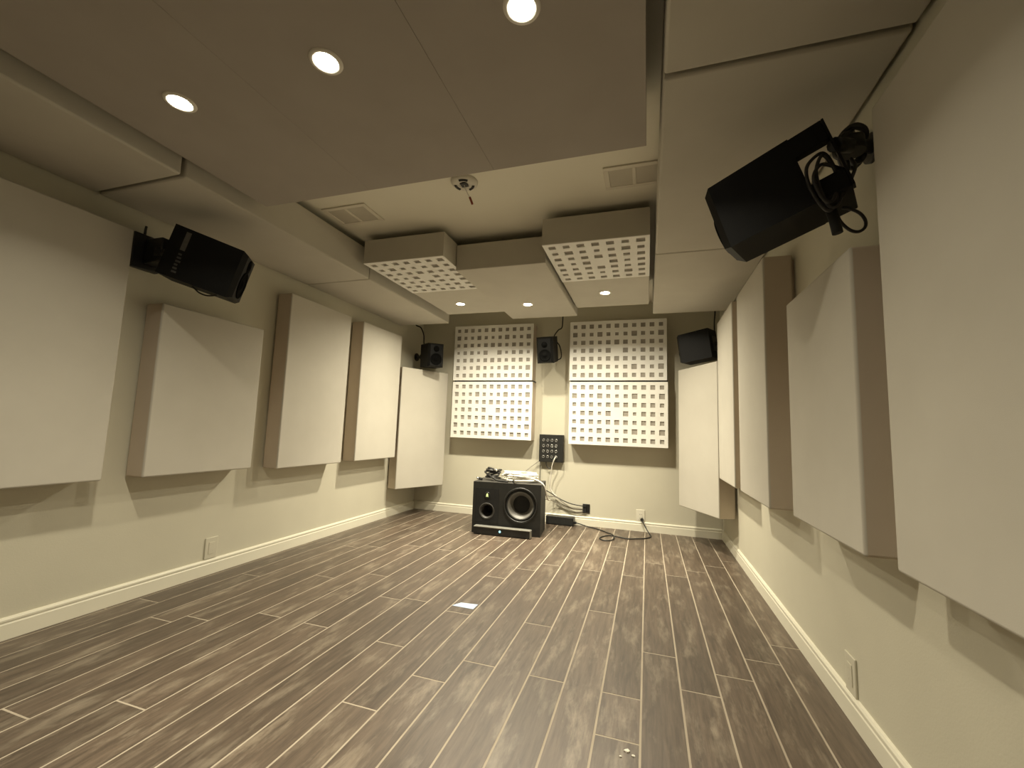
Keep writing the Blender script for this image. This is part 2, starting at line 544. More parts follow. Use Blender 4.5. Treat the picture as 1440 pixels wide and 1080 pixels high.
def face_plate(t, w, h, pat, M4, depth=0.03, lip=0.004):
    """white plate with square wells; local face z=0 normal +Z, centred"""
    rows, cols = len(pat), len(pat[0])
    mx = w * 0.012
    cw, ch = (w - 2 * mx) / cols, (h - 2 * mx) / rows
    bm = bmesh.new()
    bk = bmesh.new()

    def q(b, *p):
        b.faces.new([b.verts.new(M4 @ Vector(x)) for x in p])
    X0, X1, Y0, Y1 = -w / 2, w / 2, -h / 2, h / 2
    gx0, gx1, gy0, gy1 = X0 + mx, X1 - mx, Y0 + mx, Y1 - mx
    q(bm, (X0, Y0, 0), (X1, Y0, 0), (X1, gy0, 0), (X0, gy0, 0))
    q(bm, (X0, gy1, 0), (X1, gy1, 0), (X1, Y1, 0), (X0, Y1, 0))
    q(bm, (X0, gy0, 0), (gx0, gy0, 0), (gx0, gy1, 0), (X0, gy1, 0))
    q(bm, (gx1, gy0, 0), (X1, gy0, 0), (X1, gy1, 0), (gx1, gy1, 0))
    for (a, b) in (((X0, Y0), (X1, Y0)), ((X1, Y0), (X1, Y1)), ((X1, Y1), (X0, Y1)), ((X0, Y1), (X0, Y0))):
        q(bm, (*a, 0), (*a, -lip), (*b, -lip), (*b, 0))
    for r in range(rows):
        for c in range(cols):
            x0, y1 = gx0 + cw * c, gy1 - ch * r
            x1, y0 = x0 + cw, y1 - ch
            k = pat[r][c]
            if k == 0:
                q(bm, (x0, y0, 0), (x1, y0, 0), (x1, y1, 0), (x0, y1, 0))
                continue
            s = min(cw, ch) * 0.265 * k
            cx, cy = (x0 + x1) / 2, (y0 + y1) / 2
            O = [(x0, y0), (x1, y0), (x1, y1), (x0, y1)]
            I = [(cx - s, cy - s), (cx + s, cy - s), (cx + s, cy + s), (cx - s, cy + s)]
            for i in range(4):
                j = (i + 1) % 4
                q(bm, (*O[i], 0), (*O[j], 0), (*I[j], 0), (*I[i], 0))
                q(bm, (*I[i], 0), (*I[j], 0), (*I[j], -depth), (*I[i], -depth))
    e = 0.007
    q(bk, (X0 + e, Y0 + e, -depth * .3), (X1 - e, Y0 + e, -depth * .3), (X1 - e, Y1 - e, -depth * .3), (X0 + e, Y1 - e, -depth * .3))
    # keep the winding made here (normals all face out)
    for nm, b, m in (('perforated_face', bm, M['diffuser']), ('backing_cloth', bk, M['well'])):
        me = bpy.data.meshes.new(nm)
        b.to_mesh(me)
        b.free()
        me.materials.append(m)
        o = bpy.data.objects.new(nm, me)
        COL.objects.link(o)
        o.parent = t


def tray(bm, w, h, z0, z1, depth):
    """open box behind a face plate: four walls from -lip plus a solid core behind the wells"""
    e = 0.006
    box(bm, -w / 2, w / 2, -h / 2, h / 2, z0, -depth - .004)
    box(bm, -w / 2, -w / 2 + e, -h / 2, h / 2, -depth - .004, z1)
    box(bm, w / 2 - e, w / 2, -h / 2, h / 2, -depth - .004, z1)
    box(bm, -w / 2 + e, w / 2 - e, -h / 2, -h / 2 + e, -depth - .004, z1)
    box(bm, -w / 2 + e, w / 2 - e, h / 2 - e, h / 2, -depth - .004, z1)


GD = 'white perforated diffuser panels on the back wall'
YD = 4.27
for (x0, x1, z0, z1, l) in ((-2.054, -1.146, 1.449, 2.056, 'white perforated wall panel, upper left one of the four on the back wall'),
                            (-2.052, -1.140, 0.825, 1.433, 'white perforated wall panel, lower left one, above the subwoofer'),
                            (-0.756, 0.179, 1.447, 2.050, 'white perforated wall panel, upper right one beside the right small loudspeaker'),
                            (-0.752, 0.187, 0.808, 1.431, 'white perforated wall panel, lower right one, right of the socket box')):
    wdt, hgt = x1 - x0, z1 - z0
    t = thing('diffuser_panel', l, 'diffuser panel', ((x0 + x1) / 2, YD, (z0 + z1) / 2), Matrix.Rotation(PI / 2, 3, 'X'), GD)
    face_plate(t, wdt, hgt, P11, Matrix.Identity(4))
    bm = bmesh.new()
    tray(bm, wdt, hgt, -(YB - YD) + .0015, -.004, 0.03)
    obj('panel_box', bm, M['fabric_side'], t)
for nm, x0, x1, z, l in (('gap_shade_strip', -2.04, -1.15, 1.433, 'a'), ('gap_shade_strip', -0.745, 0.175, 1.431, 'b')):
    s = boxo(nm, M['black'], x0, x1 + .012, YD + 0.012, YB, z, z + 0.0155)  # black strip stands in for shade in the open gap, no real spacer
    tag(s, 'black strip standing in for the shade in the gap between the two %s white perforated wall panels' % ('left' if l == 'a' else 'right'), 'strip')

# two ceiling panels whose near half carries a square perforated plate
for (x0, x1, y0, y1, l) in ((-1.886, -1.272, 2.405, 3.755, 'ceiling panel with a square white perforated plate, left one of two'),
                            (-0.608, 0.014, 2.400, 3.758, 'ceiling panel with a square white perforated plate, right one of two')):
    zf, zt, dp = 2.046, 2.212, 0.66
    t = thing('diffuser_ceiling_panel', l, 'ceiling panel', (0, 0, 0), None, 'ceiling panels with a perforated plate')
    wdt = x1 - x0
    M4 = Matrix.Translation(((x0 + x1) / 2, y0 + dp / 2, zf)) @ Matrix.Rotation(PI, 4, 'X')
    face_plate(t, wdt, dp, P7, M4)
    b2 = bmesh.new()
    tray(b2, wdt, dp, -(zt - zf), -.004, 0.03)
    bm = bmesh.new()
    merge(bm, b2, 0, M4)
    obj('front_cover', bm, M['fabric'], t)
    bm = bmesh.new()
    box(bm, x0, x1, y0 + dp + .001, y1, zf + .001, zt, 0.006, 3)
    obj('rear_cover', bm, M['fabric'], t)
    standoffs(t, x0, x1, y0, y1, zt)

# ------------------------------------------------------------------ downlights
GL = 'round recessed downlights in the ceiling panels'


def downlight(x, y, z, label, row):
    t = thing('downlight', label, 'ceiling light', (x, y, z), None, GL)
    bm = bmesh.new()
    lathe(bm, [(0.036, 0.0), (0.036, -0.004), (0.041, -0.0055), (0.049, -0.003), (0.0505, 0.0)], Matrix.Identity(4), 40)
    obj('trim_ring', bm, M['ring'], t)
    bm = bmesh.new()
    lathe(bm, [(0.0355, -0.0008), (0.030, -0.0030), (0.018, -0.0042), (0.0, -0.0046)], Matrix.Identity(4), 32)
    obj('lens', bm, M['lens'], t)
    ld = bpy.data.lights.new('lamp', 'AREA')
    ld.shape = 'DISK'
    ld.size = 0.075
    ld.energy = LAMP_POWER[row]
    ld.color = LAMP_COLOR
    ld.spread = LAMP_SPREAD[row]
    lo = bpy.data.objects.new('lamp', ld)
    lo.location = (0, 0, -0.0075)
    COL.objects.link(lo)
    lo.parent = t
    # the reflector's own brighter beam straight down
    sd_ = bpy.data.lights.new('reflector_beam', 'SPOT')
    sd_.spot_size = math.radians(96)
    sd_.spot_blend = 1.0
    sd_.shadow_soft_size = 0.035
    sd_.energy = LAMP_BEAM[row]
    sd_.color = LAMP_COLOR
    so = bpy.data.objects.new('reflector_beam', sd_)
    so.location = (0, 0, -0.008)
    COL.objects.link(so)
    so.parent = t


for x, l in ((-1.58, 'glowing downlight in the near ceiling raft, leftmost of the three'),
             (-0.949, 'glowing downlight in the near ceiling raft, middle of the three'),
             (-0.318, 'glowing downlight in the near ceiling raft, rightmost, cut by the top edge')):
    downlight(x, 0.965, 2.05, l, 'near')
downlight(-1.612, 3.43, 2.047, 'small far downlight behind the left perforated ceiling plate', 'far')
downlight(-0.988, 3.46, 2.016, 'small far downlight in the lower middle ceiling panel', 'far')
downlight(-0.322, 3.37, 2.047, 'small far downlight behind the right perforated ceiling plate', 'far')

# ------------------------------------------------------------------ ceiling vents and detector base


def vent(x0, x1, y0, y1, label):
    t = thing('ceiling_vent', label, 'vent', ((x0 + x1) / 2, (y0 + y1) / 2, ZC), None, 'ceiling air vents')
    hx, hy = (x1 - x0) / 2, (y1 - y0) / 2
    bm = bmesh.new()
    b = 0.026
    for a in ((-hx, hx, -hy, -hy + b), (-hx, hx, hy - b, hy), (-hx, -hx + b, -hy + b, hy - b), (hx - b, hx, -hy + b, hy - b), (-0.009, 0.009, -hy + b, hy - b)):
        box(bm, a[0], a[1], a[2], a[3], -0.008, 0, 0.002, 2)
    obj('vent_frame', bm, M['vent'], t)
    for s in (-1, 1):
        g0, g1 = (-hx + b, -0.009) if s < 0 else (0.009, hx - b)
        bm = bmesh.new()
        n = 11
        for i in range(n):
            yy = -hy + b + (2 * hy - 2 * b) * (i + .5) / n
            tb = bmesh.new()
            bmesh.ops.create_cube(tb, size=1)
            merge(bm, tb, 0, Matrix.Translation(((g0 + g1) / 2, yy, -0.004)) @ Matrix.Rotation(-0.22, 4, 'X') @ Matrix.Diagonal((g1 - g0, 0.0125, 0.0012, 1)))
        lv = obj('louvre', bm, M['vent_dark'], t)
        boxo('louvre_back', M['vent_dark'], g0, g1, -hy + b, hy - b, -0.0008, 0, t)


vent(-1.94, -1.625, 2.035, 2.25, 'flat air vent in the ceiling near the left lowered panels')
vent(-0.215, 0.085, 2.045, 2.245, 'flat air vent in the ceiling beside the right lowered panels')

t = thing('detector_base', 'round empty smoke detector base with a dangling red wire on the ceiling', 'smoke detector', (-0.945, 1.985, ZC))
bm = bmesh.new()
lathe(bm, [(0.020, -0.004), (0.020, -0.014), (0.034, -0.020), (0.060, -0.018), (0.072, -0.010), (0.074, 0.0)], Matrix.Identity(4), 36)
obj('mounting_ring', bm, M['detector'], t)
bm = bmesh.new()
cyl(bm, 0.026, 0.026, 0.008, Matrix.Translation((0, 0, -0.0165)) @ Matrix.Rotation(PI / 4, 4, 'Z'), 4, smooth=False)
obj('terminal_block', bm, M['slot'], t)
for a in (20, 140, 260):
    bm = bmesh.new()
    pts = []
    for k in range(7):
        an = math.radians(a + k * 9)
        pts.append((0.048 * math.cos(an), 0.048 * math.sin(an), -0.0185))
    tube(bm, pts, 0.008, 6, 2)
    obj('slot', bm, M['slot'], t)
bm = bmesh.new()
tube(bm, [(0, -.005, -.015), (0.004, 0.01, -0.035), (0.01, 0.03, -0.055), (0.018, 0.045, -0.07)], 0.0022, 6, 5)
obj('wire', bm, M['detector'], t)
bm = bmesh.new()
tube(bm, [(0.016, 0.042, -0.066), (0.022, 0.055, -0.086), (0.026, 0.062, -0.100)], 0.006, 8, 3)
obj('connector', bm, M['red'], t, 'dark red plug')

# ------------------------------------------------------------------ loudspeakers


def speaker_axes(yaw, pitch, roll):
    cy, sy, cp, sp = math.cos(yaw), math.sin(yaw), math.cos(pitch), math.sin(pitch)
    fr = Vector((cy * cp, sy * cp, -sp))
    lf = Vector((-sy, cy, 0))
    up = fr.cross(lf)
    c, s = math.cos(roll), math.sin(roll)
    return Matrix((fr, c * lf + s * up, -s * lf + c * up)).transposed()


GSP = 'black loudspeakers on wall brackets'


def loudspeaker(center, yaw, pitch, roll, d, wd, h, label, wallpt, wall_n, yoke=False, sticker=0, arm_r=0.016):
    """local: +X front, +Y left, +Z up"""
    rot = speaker_axes(yaw, pitch, roll)
    ctr = Vector(center)
    t = thing('loudspeaker', label, 'loudspeaker', ctr, rot, GSP)
    inv = t.matrix_world.inverted()
    bx = -d / 2
    if yoke:
        bx = -d / 2
    # cabinet with chamfered front edges
    bm = bmesh.new()
    ch = 0.022
    ring = []
    for x, k in ((bx, 0), (d / 2 - ch, 0), (d / 2, ch)):
        ring.append([bm.verts.new((x, sy * (wd / 2 - k), sz * (h / 2 - k * .6))) for sy, sz in ((-1, -1), (1, -1), (1, 1), (-1, 1))])
    for a, b in zip(ring[:-1], ring[1:]):
        for i in range(4):
            bm.faces.new((a[i], a[(i + 1) % 4], b[(i + 1) % 4], b[i]))
    bm.faces.new(ring[0])
    bm.faces.new(ring[-1])
    obj('cabinet', bm, M['speaker'], t)
    # front drivers
    F = Matrix.Translation((d / 2, 0, 0)) @ Matrix.Rotation(PI / 2, 4, 'Y')
    r = min(wd * 0.36, h * 0.29)
    zo = -h / 2 + r + 0.022
    Fw = Matrix.Translation((d / 2, 0, zo)) @ Matrix.Rotation(PI / 2, 4, 'Y')
    bm = bmesh.new()
    lathe(bm, [(r, 0), (r, 0.004), (r * .93, 0.006), (r * .85, 0.003), (r * .8, 0.0006), (r * .35, 0.0003), (r * .3, 0.004), (0, 0.008)], Fw, 32)
    obj('woofer', bm, M['grille'], t)
    zt_ = zo + r + 0.02 + r * .42
    bm = bmesh.new()
    lathe(bm, [(r * .5, 0), (r * .5, 0.003), (r * .25, 0.0006), (r * .22, 0.005), (0, 0.008)], Matrix.Translation((d / 2, 0, min(zt_, h / 2 - r * .5 - .016))) @ Matrix.Rotation(PI / 2, 4, 'Y'), 28)
    obj('tweeter', bm, M['grille'], t)
    # bracket to the wall
    wp = inv @ Vector(wallpt)
    wn = (inv.to_3x3() @ Vector(wall_n)).normalized()
    bm = bmesh.new()
    if yoke:
        back = bx - 0.085
        box(bm, back, bx + 0.004, wd * .5 - 0.035, wd * .5, h / 2 - 0.066, h / 2 - 0.002, 0.003, 2)
        box(bm, back, bx + 0.004, -wd * .5, wd * .5, -h / 2 + 0.0005, -h / 2 + 0.060, 0.003, 2)
        box(bm, back - 0.006, back, wd * .5 - 0.035, wd * .5, -h / 2 + .002, h / 2 - .002)
        start = Vector((back - 0.004, wd * .5 - 0.02, 0.03))
        obj('yoke_bracket', bm, M['speaker'], t)
        bm = bmesh.new()
    else:
        start = Vector((bx, 0, 0))
        box(bm, bx - 0.012, bx, -wd * .3, wd * .3, -h * .25, h * .25, 0.002, 2)
        obj('back_plate', bm, M['black_sat'], t)
        start = Vector((bx - 0.01, 0, 0))
        bm = bmesh.new()
    tube(bm, [start, (start + wp) * .5, wp], arm_r, 12, 2)
    obj('bracket_arm', bm, M['black_sat'], t)
    bm = bmesh.new()
    q = wn.to_track_quat('Z', 'Y').to_matrix().to_4x4()
    q.translation = start + (wp - start) * .45
    cyl(bm, 0.03, 0.03, 0.045, q @ Matrix.Rotation(PI / 2, 4, 'X'), 20)
    obj('pivot_knob', bm, M['black_sat'], t)
    bm = bmesh.new()
    q.translation = wp + wn * 0.006
    cyl(bm, 0.045, 0.045, 0.012, q, 24)
    obj('wall_plate', bm, M['black_sat'], t)
    if sticker:
        s = sticker
        yy = s * (wd / 2 + 0.0006)
        bm = bmesh.new()
        box(bm, -d * .335, -d * .27, yy - .0006, yy + .0006, 0.015, h * .43)
        st = obj('sticker', bm, M['label'], t, 'grey printed sticker')
        bm = bmesh.new()
        for k in range(6):
            zz = -0.005 - k * 0.018
            box(bm, -d * .33, -d * .285 + (k % 3) * .003, yy - .0006, yy + .0006, zz - 0.006, zz + 0.0035)
        obj('sticker_print', bm, M['label_txt'], t)
    return t


L1 = loudspeaker((-2.170, 1.557, 1.721), math.radians(42.6), math.radians(15), math.radians(6.8), 0.322, 0.228, 0.255,
                 'large black loudspeaker with a grey sticker high on the left wall', (XL, 1.50, 1.795), (1, 0, 0), sticker=-1, arm_r=0.02)
L2 = loudspeaker((0.355, 1.498, 1.685), math.radians(153.95), math.radians(16.5), math.radians(-2.6), 0.26, 0.18, 0.228,
                 'large black loudspeaker in a yoke bracket high on the right wall', (XR, 1.50, 1.84), (-1, 0, 0), yoke=True, arm_r=0.02)
loudspeaker((0.423, 4.018, 1.709), math.radians(152.6), math.radians(7), math.radians(-2.4), 0.28, 0.19, 0.255,
            'small black loudspeaker in the far right corner above the corner panel', (XR, 4.0, 1.72), (-1, 0, 0))
loudspeaker((-0.955, 4.11, 1.739), math.radians(-89.2), math.radians(14), math.radians(1.2), 0.258, 0.162, 0.255,
            'small black loudspeaker on the back wall between the perforated panels', (-0.955, YB, 1.77), (0, -1, 0))
loudspeaker((-2.215, 4.06, 1.69), math.radians(-42), math.radians(3.7), math.radians(2), 0.258, 0.172, 0.25,
            'small black loudspeaker in the far left corner above the corner panel', (XL, 4.28, 1.72), (1, 0, 0))

# the box bracket of the left speaker against the wall
bm = bmesh.new()
box(bm, XL, XL + 0.03, 1.40, 1.53, 1.70, 1.885, 0.004, 2)
box(bm, XL + 0.03, XL + 0.16, 1.45, 1.53, 1.73, 1.86, 0.006, 2)
tube(bm, [(XL + .04, 1.44, 1.88), (XL + .04, 1.44, 1.905), (XL + .04, 1.442, 1.925)], 0.006, 8, 2)
b = obj('bracket_box', bm, M['black_sat'])
b.parent = L1
b.matrix_parent_inverse = L1.matrix_world.inverted()


def cable(name, label, pts, r, m, n=8, group=None, seg=8):
    bm = bmesh.new()
    tube(bm, pts, r, seg, n)
    return tag(obj(name, bm, m), label, 'cable', group)


# cables of the speakers
cable('speaker_cable', 'black cable curling from the left ceiling panel down to the far left small loudspeaker',
      [(-2.46, 4.10, 2.20), (-2.46, 4.10, 2.06), (-2.40, 4.11, 2.02), (-2.365, 4.12, 1.94), (-2.36, 4.13, 1.84), (-2.33, 4.14, 1.76)], 0.007, M['black_cable'])
cable('speaker_cable', 'thin dark cable from the ceiling to the middle loudspeaker on the back wall',
      [(-0.85, 4.36, ZC), (-0.854, 4.36, 2.10), (-0.862, 4.36, 2.02), (-0.90, 4.34, 1.985), (-0.93, 4.30, 1.90), (-0.86, 4.26, 1.80), (-0.85, 4.28, 1.68), (-0.94, 4.27, 1.66)], 0.006, M['black_cable'])
cable('speaker_cable', 'thin dark cable dropping behind the far right small loudspeaker',
      [(0.600, 4.24, ZC), (0.600, 4.24, 2.09), (0.590, 4.22, 1.98), (0.58, 4.15, 1.85), (0.575, 4.10, 1.74)], 0.006, M['black_cable'])

# coil of cable hanging on the large right speaker
Rm = L2.matrix_world


def loc(x, y, z):
    return tuple(Rm @ Vector((x, y, z)))


pts = [(0.565, 1.40, 1.755), (0.558, 1.36, 1.706), (0.534, 1.35, 1.646), (0.509, 1.35, 1.601), (0.486, 1.35, 1.581), (0.461, 1.345, 1.608), (0.44, 1.345, 1.66), (0.435, 1.345, 1.709), (0.45, 1.345, 1.737), (0.475, 1.345, 1.752), (0.493, 1.345, 1.729), (0.508, 1.345, 1.684), (0.517, 1.345, 1.636), (0.508, 1.345, 1.595),
       (0.490, 1.345, 1.590), (0.470, 1.34, 1.625), (0.455, 1.335, 1.69), (0.472, 1.335, 1.740), (0.50, 1.34, 1.70), (0.506, 1.34, 1.655), (0.495, 1.335, 1.608), (0.476, 1.33, 1.598), (0.456, 1.33, 1.633), (0.447, 1.33, 1.678), (0.468, 1.335, 1.712), (0.499, 1.34, 1.705), (0.54, 1.36, 1.70), (0.565, 1.42, 1.76)]
cable('cable_coil', 'black cable looped in the open yoke of the large right loudspeaker', pts, 0.0048, M['black_cable'], 6)
pts = [(0.525, 1.42, 1.625), (0.53, 1.42, 1.608), (0.54, 1.42, 1.576), (0.561, 1.42, 1.549), (0.582, 1.42, 1.541), (0.598, 1.42, 1.552), (0.60, 1.42, 1.573), (0.588, 1.42, 1.596), (0.566, 1.42, 1.612), (0.545, 1.42, 1.619)]
cable('cable_loop', 'black cable loop hanging below the yoke of the large right loudspeaker', pts, 0.0045, M['black_cable'], 8)
bm = bmesh.new()
tube(bm, [(0.510, 1.40, 1.605), (0.517, 1.40, 1.575), (0.524, 1.40, 1.533)], 0.0135, 12, 4)
tag(obj('cable_plug', bm, M['rubber']), 'black plug hanging under the large right loudspeaker', 'plug')
# cable bundle by the wall behind it
pts = []
for k in range(60):
    a = k / 60 * 2 * PI * 5
    pts.append((0.605 + 0.03 * math.cos(a) + .006 * math.sin(k), 1.49 + 0.03 * math.sin(k * .8), 1.845 + (0.055 + .012 * math.sin(k * 1.3)) * math.sin(a)))
cable('cable_bundle', 'thick bundle of black cable on the wall mount of the large right loudspeaker', pts, 0.007, M['black_cable'], 4)
# small loop below the left speaker
Lm = L1.matrix_world
cable('cable_loop', 'small black cable loop showing under the large left loudspeaker', [tuple(Lm @ Vector(p)) for p in ((-.02, -.06, -.128), (0.0, -.07, -.138), (0.02, -.075, -.148), (.05, -.075, -.150), (.075, -.07, -.140), (.09, -.06, -.128))], 0.004, M['black_cable'])

# ------------------------------------------------------------------ subwoofer
SW, SH, SD = 0.622, 0.449, 0.345
sub = thing('subwoofer', 'big black subwoofer box on the floor with a round woofer and green light', 'subwoofer', (-1.22, 3.88, 0), Matrix.Rotation(math.radians(6.2), 3, 'Z'))
# local: front faces -Y; X right
ff = -SD / 2
bm = bmesh.new()
pt_c, pt_r = (-0.178, 0.195), 0.066
wf_c, wf_r = (0.128, 0.262), 0.150


def front_with_hole(bm, x0, x1, z0, z1, c, r, y, seg=48):
    inner, outer = [], []
    for i in range(seg):
        a = 2 * PI * i / seg
        dx, dz = math.cos(a), math.sin(a)
        inner.append(bm.verts.new((c[0] + r * dx, y, c[1] + r * dz)))
        s = min(((x1 - c[0]) / dx if dx > 1e-9 else 1e9), ((x0 - c[0]) / dx if dx < -1e-9 else 1e9), ((z1 - c[1]) / dz if dz > 1e-9 else 1e9), ((z0 - c[1]) / dz if dz < -1e-9 else 1e9))
        outer.append(bm.verts.new((c[0] + s * dx, y, c[1] + s * dz)))
    for i in range(seg):
        j = (i + 1) % seg
        bm.faces.new((inner[i], inner[j], outer[j], outer[i]))
    # corners
    for cx in (x0, x1):
        for cz in (z0, z1):
            best = sorted(range(seg), key=lambda i: (outer[i].co - Vector((cx, y, cz))).length)[:2]
            if abs(best[0] - best[1]) in (1, seg - 1):
                v = bm.verts.new((cx, y, cz))
                bm.faces.new((outer[best[0]], outer[best[1]], v))


hx = SW / 2
front_with_hole(bm, -0.03, hx, 0.0, SH, wf_c, wf_r, ff)
front_with_hole(bm, -hx, -0.03, 0.0, SH, pt_c, pt_r, ff)
for q in (((-hx, ff, 0), (-hx, -ff, 0), (-hx, -ff, SH), (-hx, ff, SH)), ((hx, ff, 0), (hx, ff, SH), (hx, -ff, SH), (hx, -ff, 0)),
          ((-hx, -ff, 0), (hx, -ff, 0), (hx, -ff, SH), (-hx, -ff, SH)), ((-hx, ff, 0), (hx, ff, 0), (hx, -ff, 0), (-hx, -ff, 0))):
    bm.faces.new([bm.verts.new(p) for p in q])
obj('cabinet', bm, M['black'], sub)
boxo('top_plate', M['sub_top'], -hx, hx, ff, -ff, SH - 0.0005, SH + 0.0015, sub, label='dusty grey top')
RX = Matrix.Rotation(PI / 2, 4, 'X')     # lathe axis +Z becomes -Y (out of the front)
F = Matrix.Translation((wf_c[0], ff, wf_c[1])) @ RX
bm = bmesh.new()
lathe(bm, [(0.156, -0.01), (0.156, 0.002), (0.152, 0.006), (0.143, 0.006), (0.138, 0.001), (0.138, -0.012)], F, 56)
obj('basket_ring', bm, M['black_sat'], sub)
bm = bmesh.new()
lathe(bm, [(0.137, -0.010), (0.132, -0.003), (0.124, -0.002), (0.118, -0.009)], F, 56)
obj('surround', bm, M['rubber'], sub)
bm = bmesh.new()
lathe(bm, [(0.119, -0.009), (0.108, -0.018), (0.095, -0.034), (0.080, -0.058), (0.072, -0.075)], F, 56)
obj('woofer_cone', bm, M['cone'], sub)
bm = bmesh.new()
lathe(bm, [(0.078, -0.066), (0.068, -0.064), (0.050, -0.062), (0.025, -0.061), (0.0, -0.0605)], F, 40)
obj('dust_cap', bm, M['dust'], sub)
# recessed dark pod on the left with a port and a light
bm = bmesh.new()
G = Matrix.Translation((pt_c[0], ff, pt_c[1])) @ RX
lathe(bm, [(0.072, 0.0), (0.071, 0.004), (0.066, 0.006), (0.060, 0.000), (0.050, -0.014), (0.045, -0.04), (0.045, -0.16), (0.0, -0.16)], G, 44)
obj('port', bm, M['sub_top'], sub)
bm = bmesh.new()
front_with_hole(bm, -0.285, -0.070, 0.100, 0.395, pt_c, 0.060, ff - 0.003)
box(bm, -0.285, -0.070, ff - .003, ff + .002, 0.395, 0.3955)
box(bm, -0.2855, -0.285, ff - .003, ff + .002, 0.100, 0.3955)
box(bm, -0.070, -0.0695, ff - .003, ff + .002, 0.100, 0.3955)
obj('driver_plate', bm, M['dust'], sub)
bm = bmesh.new()
v = [(-0.186, 0.318), (-0.1845, 0.341), (-0.177, 0.352), (-0.1695, 0.341), (-0.168, 0.318), (-0.177, 0.325)]
a = [bm.verts.new((x, ff - 0.0065, z)) for x, z in v]
b = [bm.verts.new((x, ff - 0.003, z)) for x, z in v]
bm.faces.new(a)
for i in range(6):
    bm.faces.new((a[i], b[i], b[(i + 1) % 6], a[(i + 1) % 6]))
obj('light_emblem', bm, M['led_green'], sub, 'small glowing yellow green mark')
bm = bmesh.new()
lathe(bm, [(0.0, -0.001), (0.022, -0.001), (0.028, 0.003), (0.024, 0.0035), (0.018, 0.0005), (0.0, 0.0005)], Matrix.Translation((-0.177, ff - 0.003, 0.335)) @ RX, 28)
obj('tweeter_ring', bm, M['black_sat'], sub)

# low electronics box in front of the subwoofer
amp = thing('receiver_box', 'low black electronics box with pale top edge and blue light before the subwoofer', 'electronics', (-1.215, 3.66, 0), Matrix.Rotation(math.radians(2.4), 3, 'Z'))
boxo('case', M['black_sat'], -.2555, .2555, -.0325, .028, 0.006, 0.064, amp, 0.002, 2)
boxo('top_trim', M['silver'], -.2555, .2555, -.0345, .028, 0.064, 0.072, amp, 0.0015, 2, label='pale silver top edge')
boxo('end_cap', M['silver'], .2555, .262, -.0325, .028, 0.006, 0.070, amp, 0.0015, 2, label='pale end cap')
for x in (-.2, .2):
    bm = bmesh.new()
    cyl(bm, 0.012, 0.012, 0.006, Matrix.Translation((x, 0, .003)), 14)
    obj('foot', bm, M['rubber'], amp)
bm = bmesh.new()
cyl(bm, 0.010, 0.0085, 0.004, Matrix.Translation((-0.012, -.0345, 0.040)) @ RX, 20)
obj('power_light', bm, M['led_cyan'], amp, 'round cyan light')

# pile of cables on top of the subwoofer
ZT = SH + 0.0015
random.seed(4)


def ring_pile(cx, cy, rx, ry, turns, z0, z1, jit, n=14, ph=0.0):
    pts = []
    N = int(turns * n)
    for k in range(N + 1):
        a = ph + 2 * PI * k / n
        u = k / N
        j = 1 + random.uniform(-jit, jit)
        pts.append((cx + rx * j * math.cos(a) * (1 - .1 * math.sin(5 * u)), cy + ry * j * math.sin(a), z0 + (z1 - z0) * (0.5 - 0.5 * math.cos(u * 2 * PI * turns * .31)) + random.uniform(0, .004)))
    return pts


pts = ring_pile(-1.140, 3.90, 0.146, 0.10, 8.2, ZT + .016, ZT + .076, 0.16, ph=2.0)
tail = [(-1.03, 3.86, ZT + .05), (-0.985, 3.845, ZT + .035), (-0.925, 3.84, ZT + 0.015), (-0.888, 3.84, ZT - .02), (-0.876, 3.87, ZT - .09), (-0.874, 3.94, ZT - .15), (-0.878, 4.05, ZT - 0.17)]
cable('cable_pile', 'coil of thick white cable heaped on top of the subwoofer', pts + tail, 0.0068, M['white_cable'], 5)
pts = ring_pile(-1.392, 3.86, 0.062, 0.055, 5.5, ZT + .018, ZT + .095, 0.25, 10)
cable('cable_heap', 'tangle of black cable ends on the left top of the subwoofer', pts + [(-1.36, 3.775, ZT + .03), (-1.30, 3.752, ZT + .012), (-1.20, 3.738, ZT + .0105)], 0.0085, M['black_cable'], 5)


def plug(pa, pb, label, body, tip):
    """cable connector: thicker grip and a metal tip"""
    A, B = Vector(pa), Vector(pb)
    t = thing('cable_plug', label, 'plug', A)
    d = B - A
    bm = bmesh.new()
    tube(bm, [Vector(), d * .5, d * .7], 0.012, 12, 2)
    obj('grip', bm, body, t)
    bm = bmesh.new()
    tube(bm, [d * .7, d * .85, d], 0.0105, 12, 2)
    obj('metal_tip', bm, tip, t)
    return t


plug((-1.43, 3.83, ZT + .112), (-1.335, 3.80, ZT + .098), 'black and silver plug resting on top of the black cable tangle', M['rubber'], M['metal'])
plug((-1.46, 3.765, ZT + .014), (-1.505, 3.735, ZT + .024), 'silver tipped plug at the left top edge of the subwoofer', M['rubber'], M['metal'])
plug((-1.165, 3.79, ZT + .012), (-1.125, 3.715, ZT + .013), 'small plug at the front top edge of the subwoofer', M['rubber'], M['metal'])

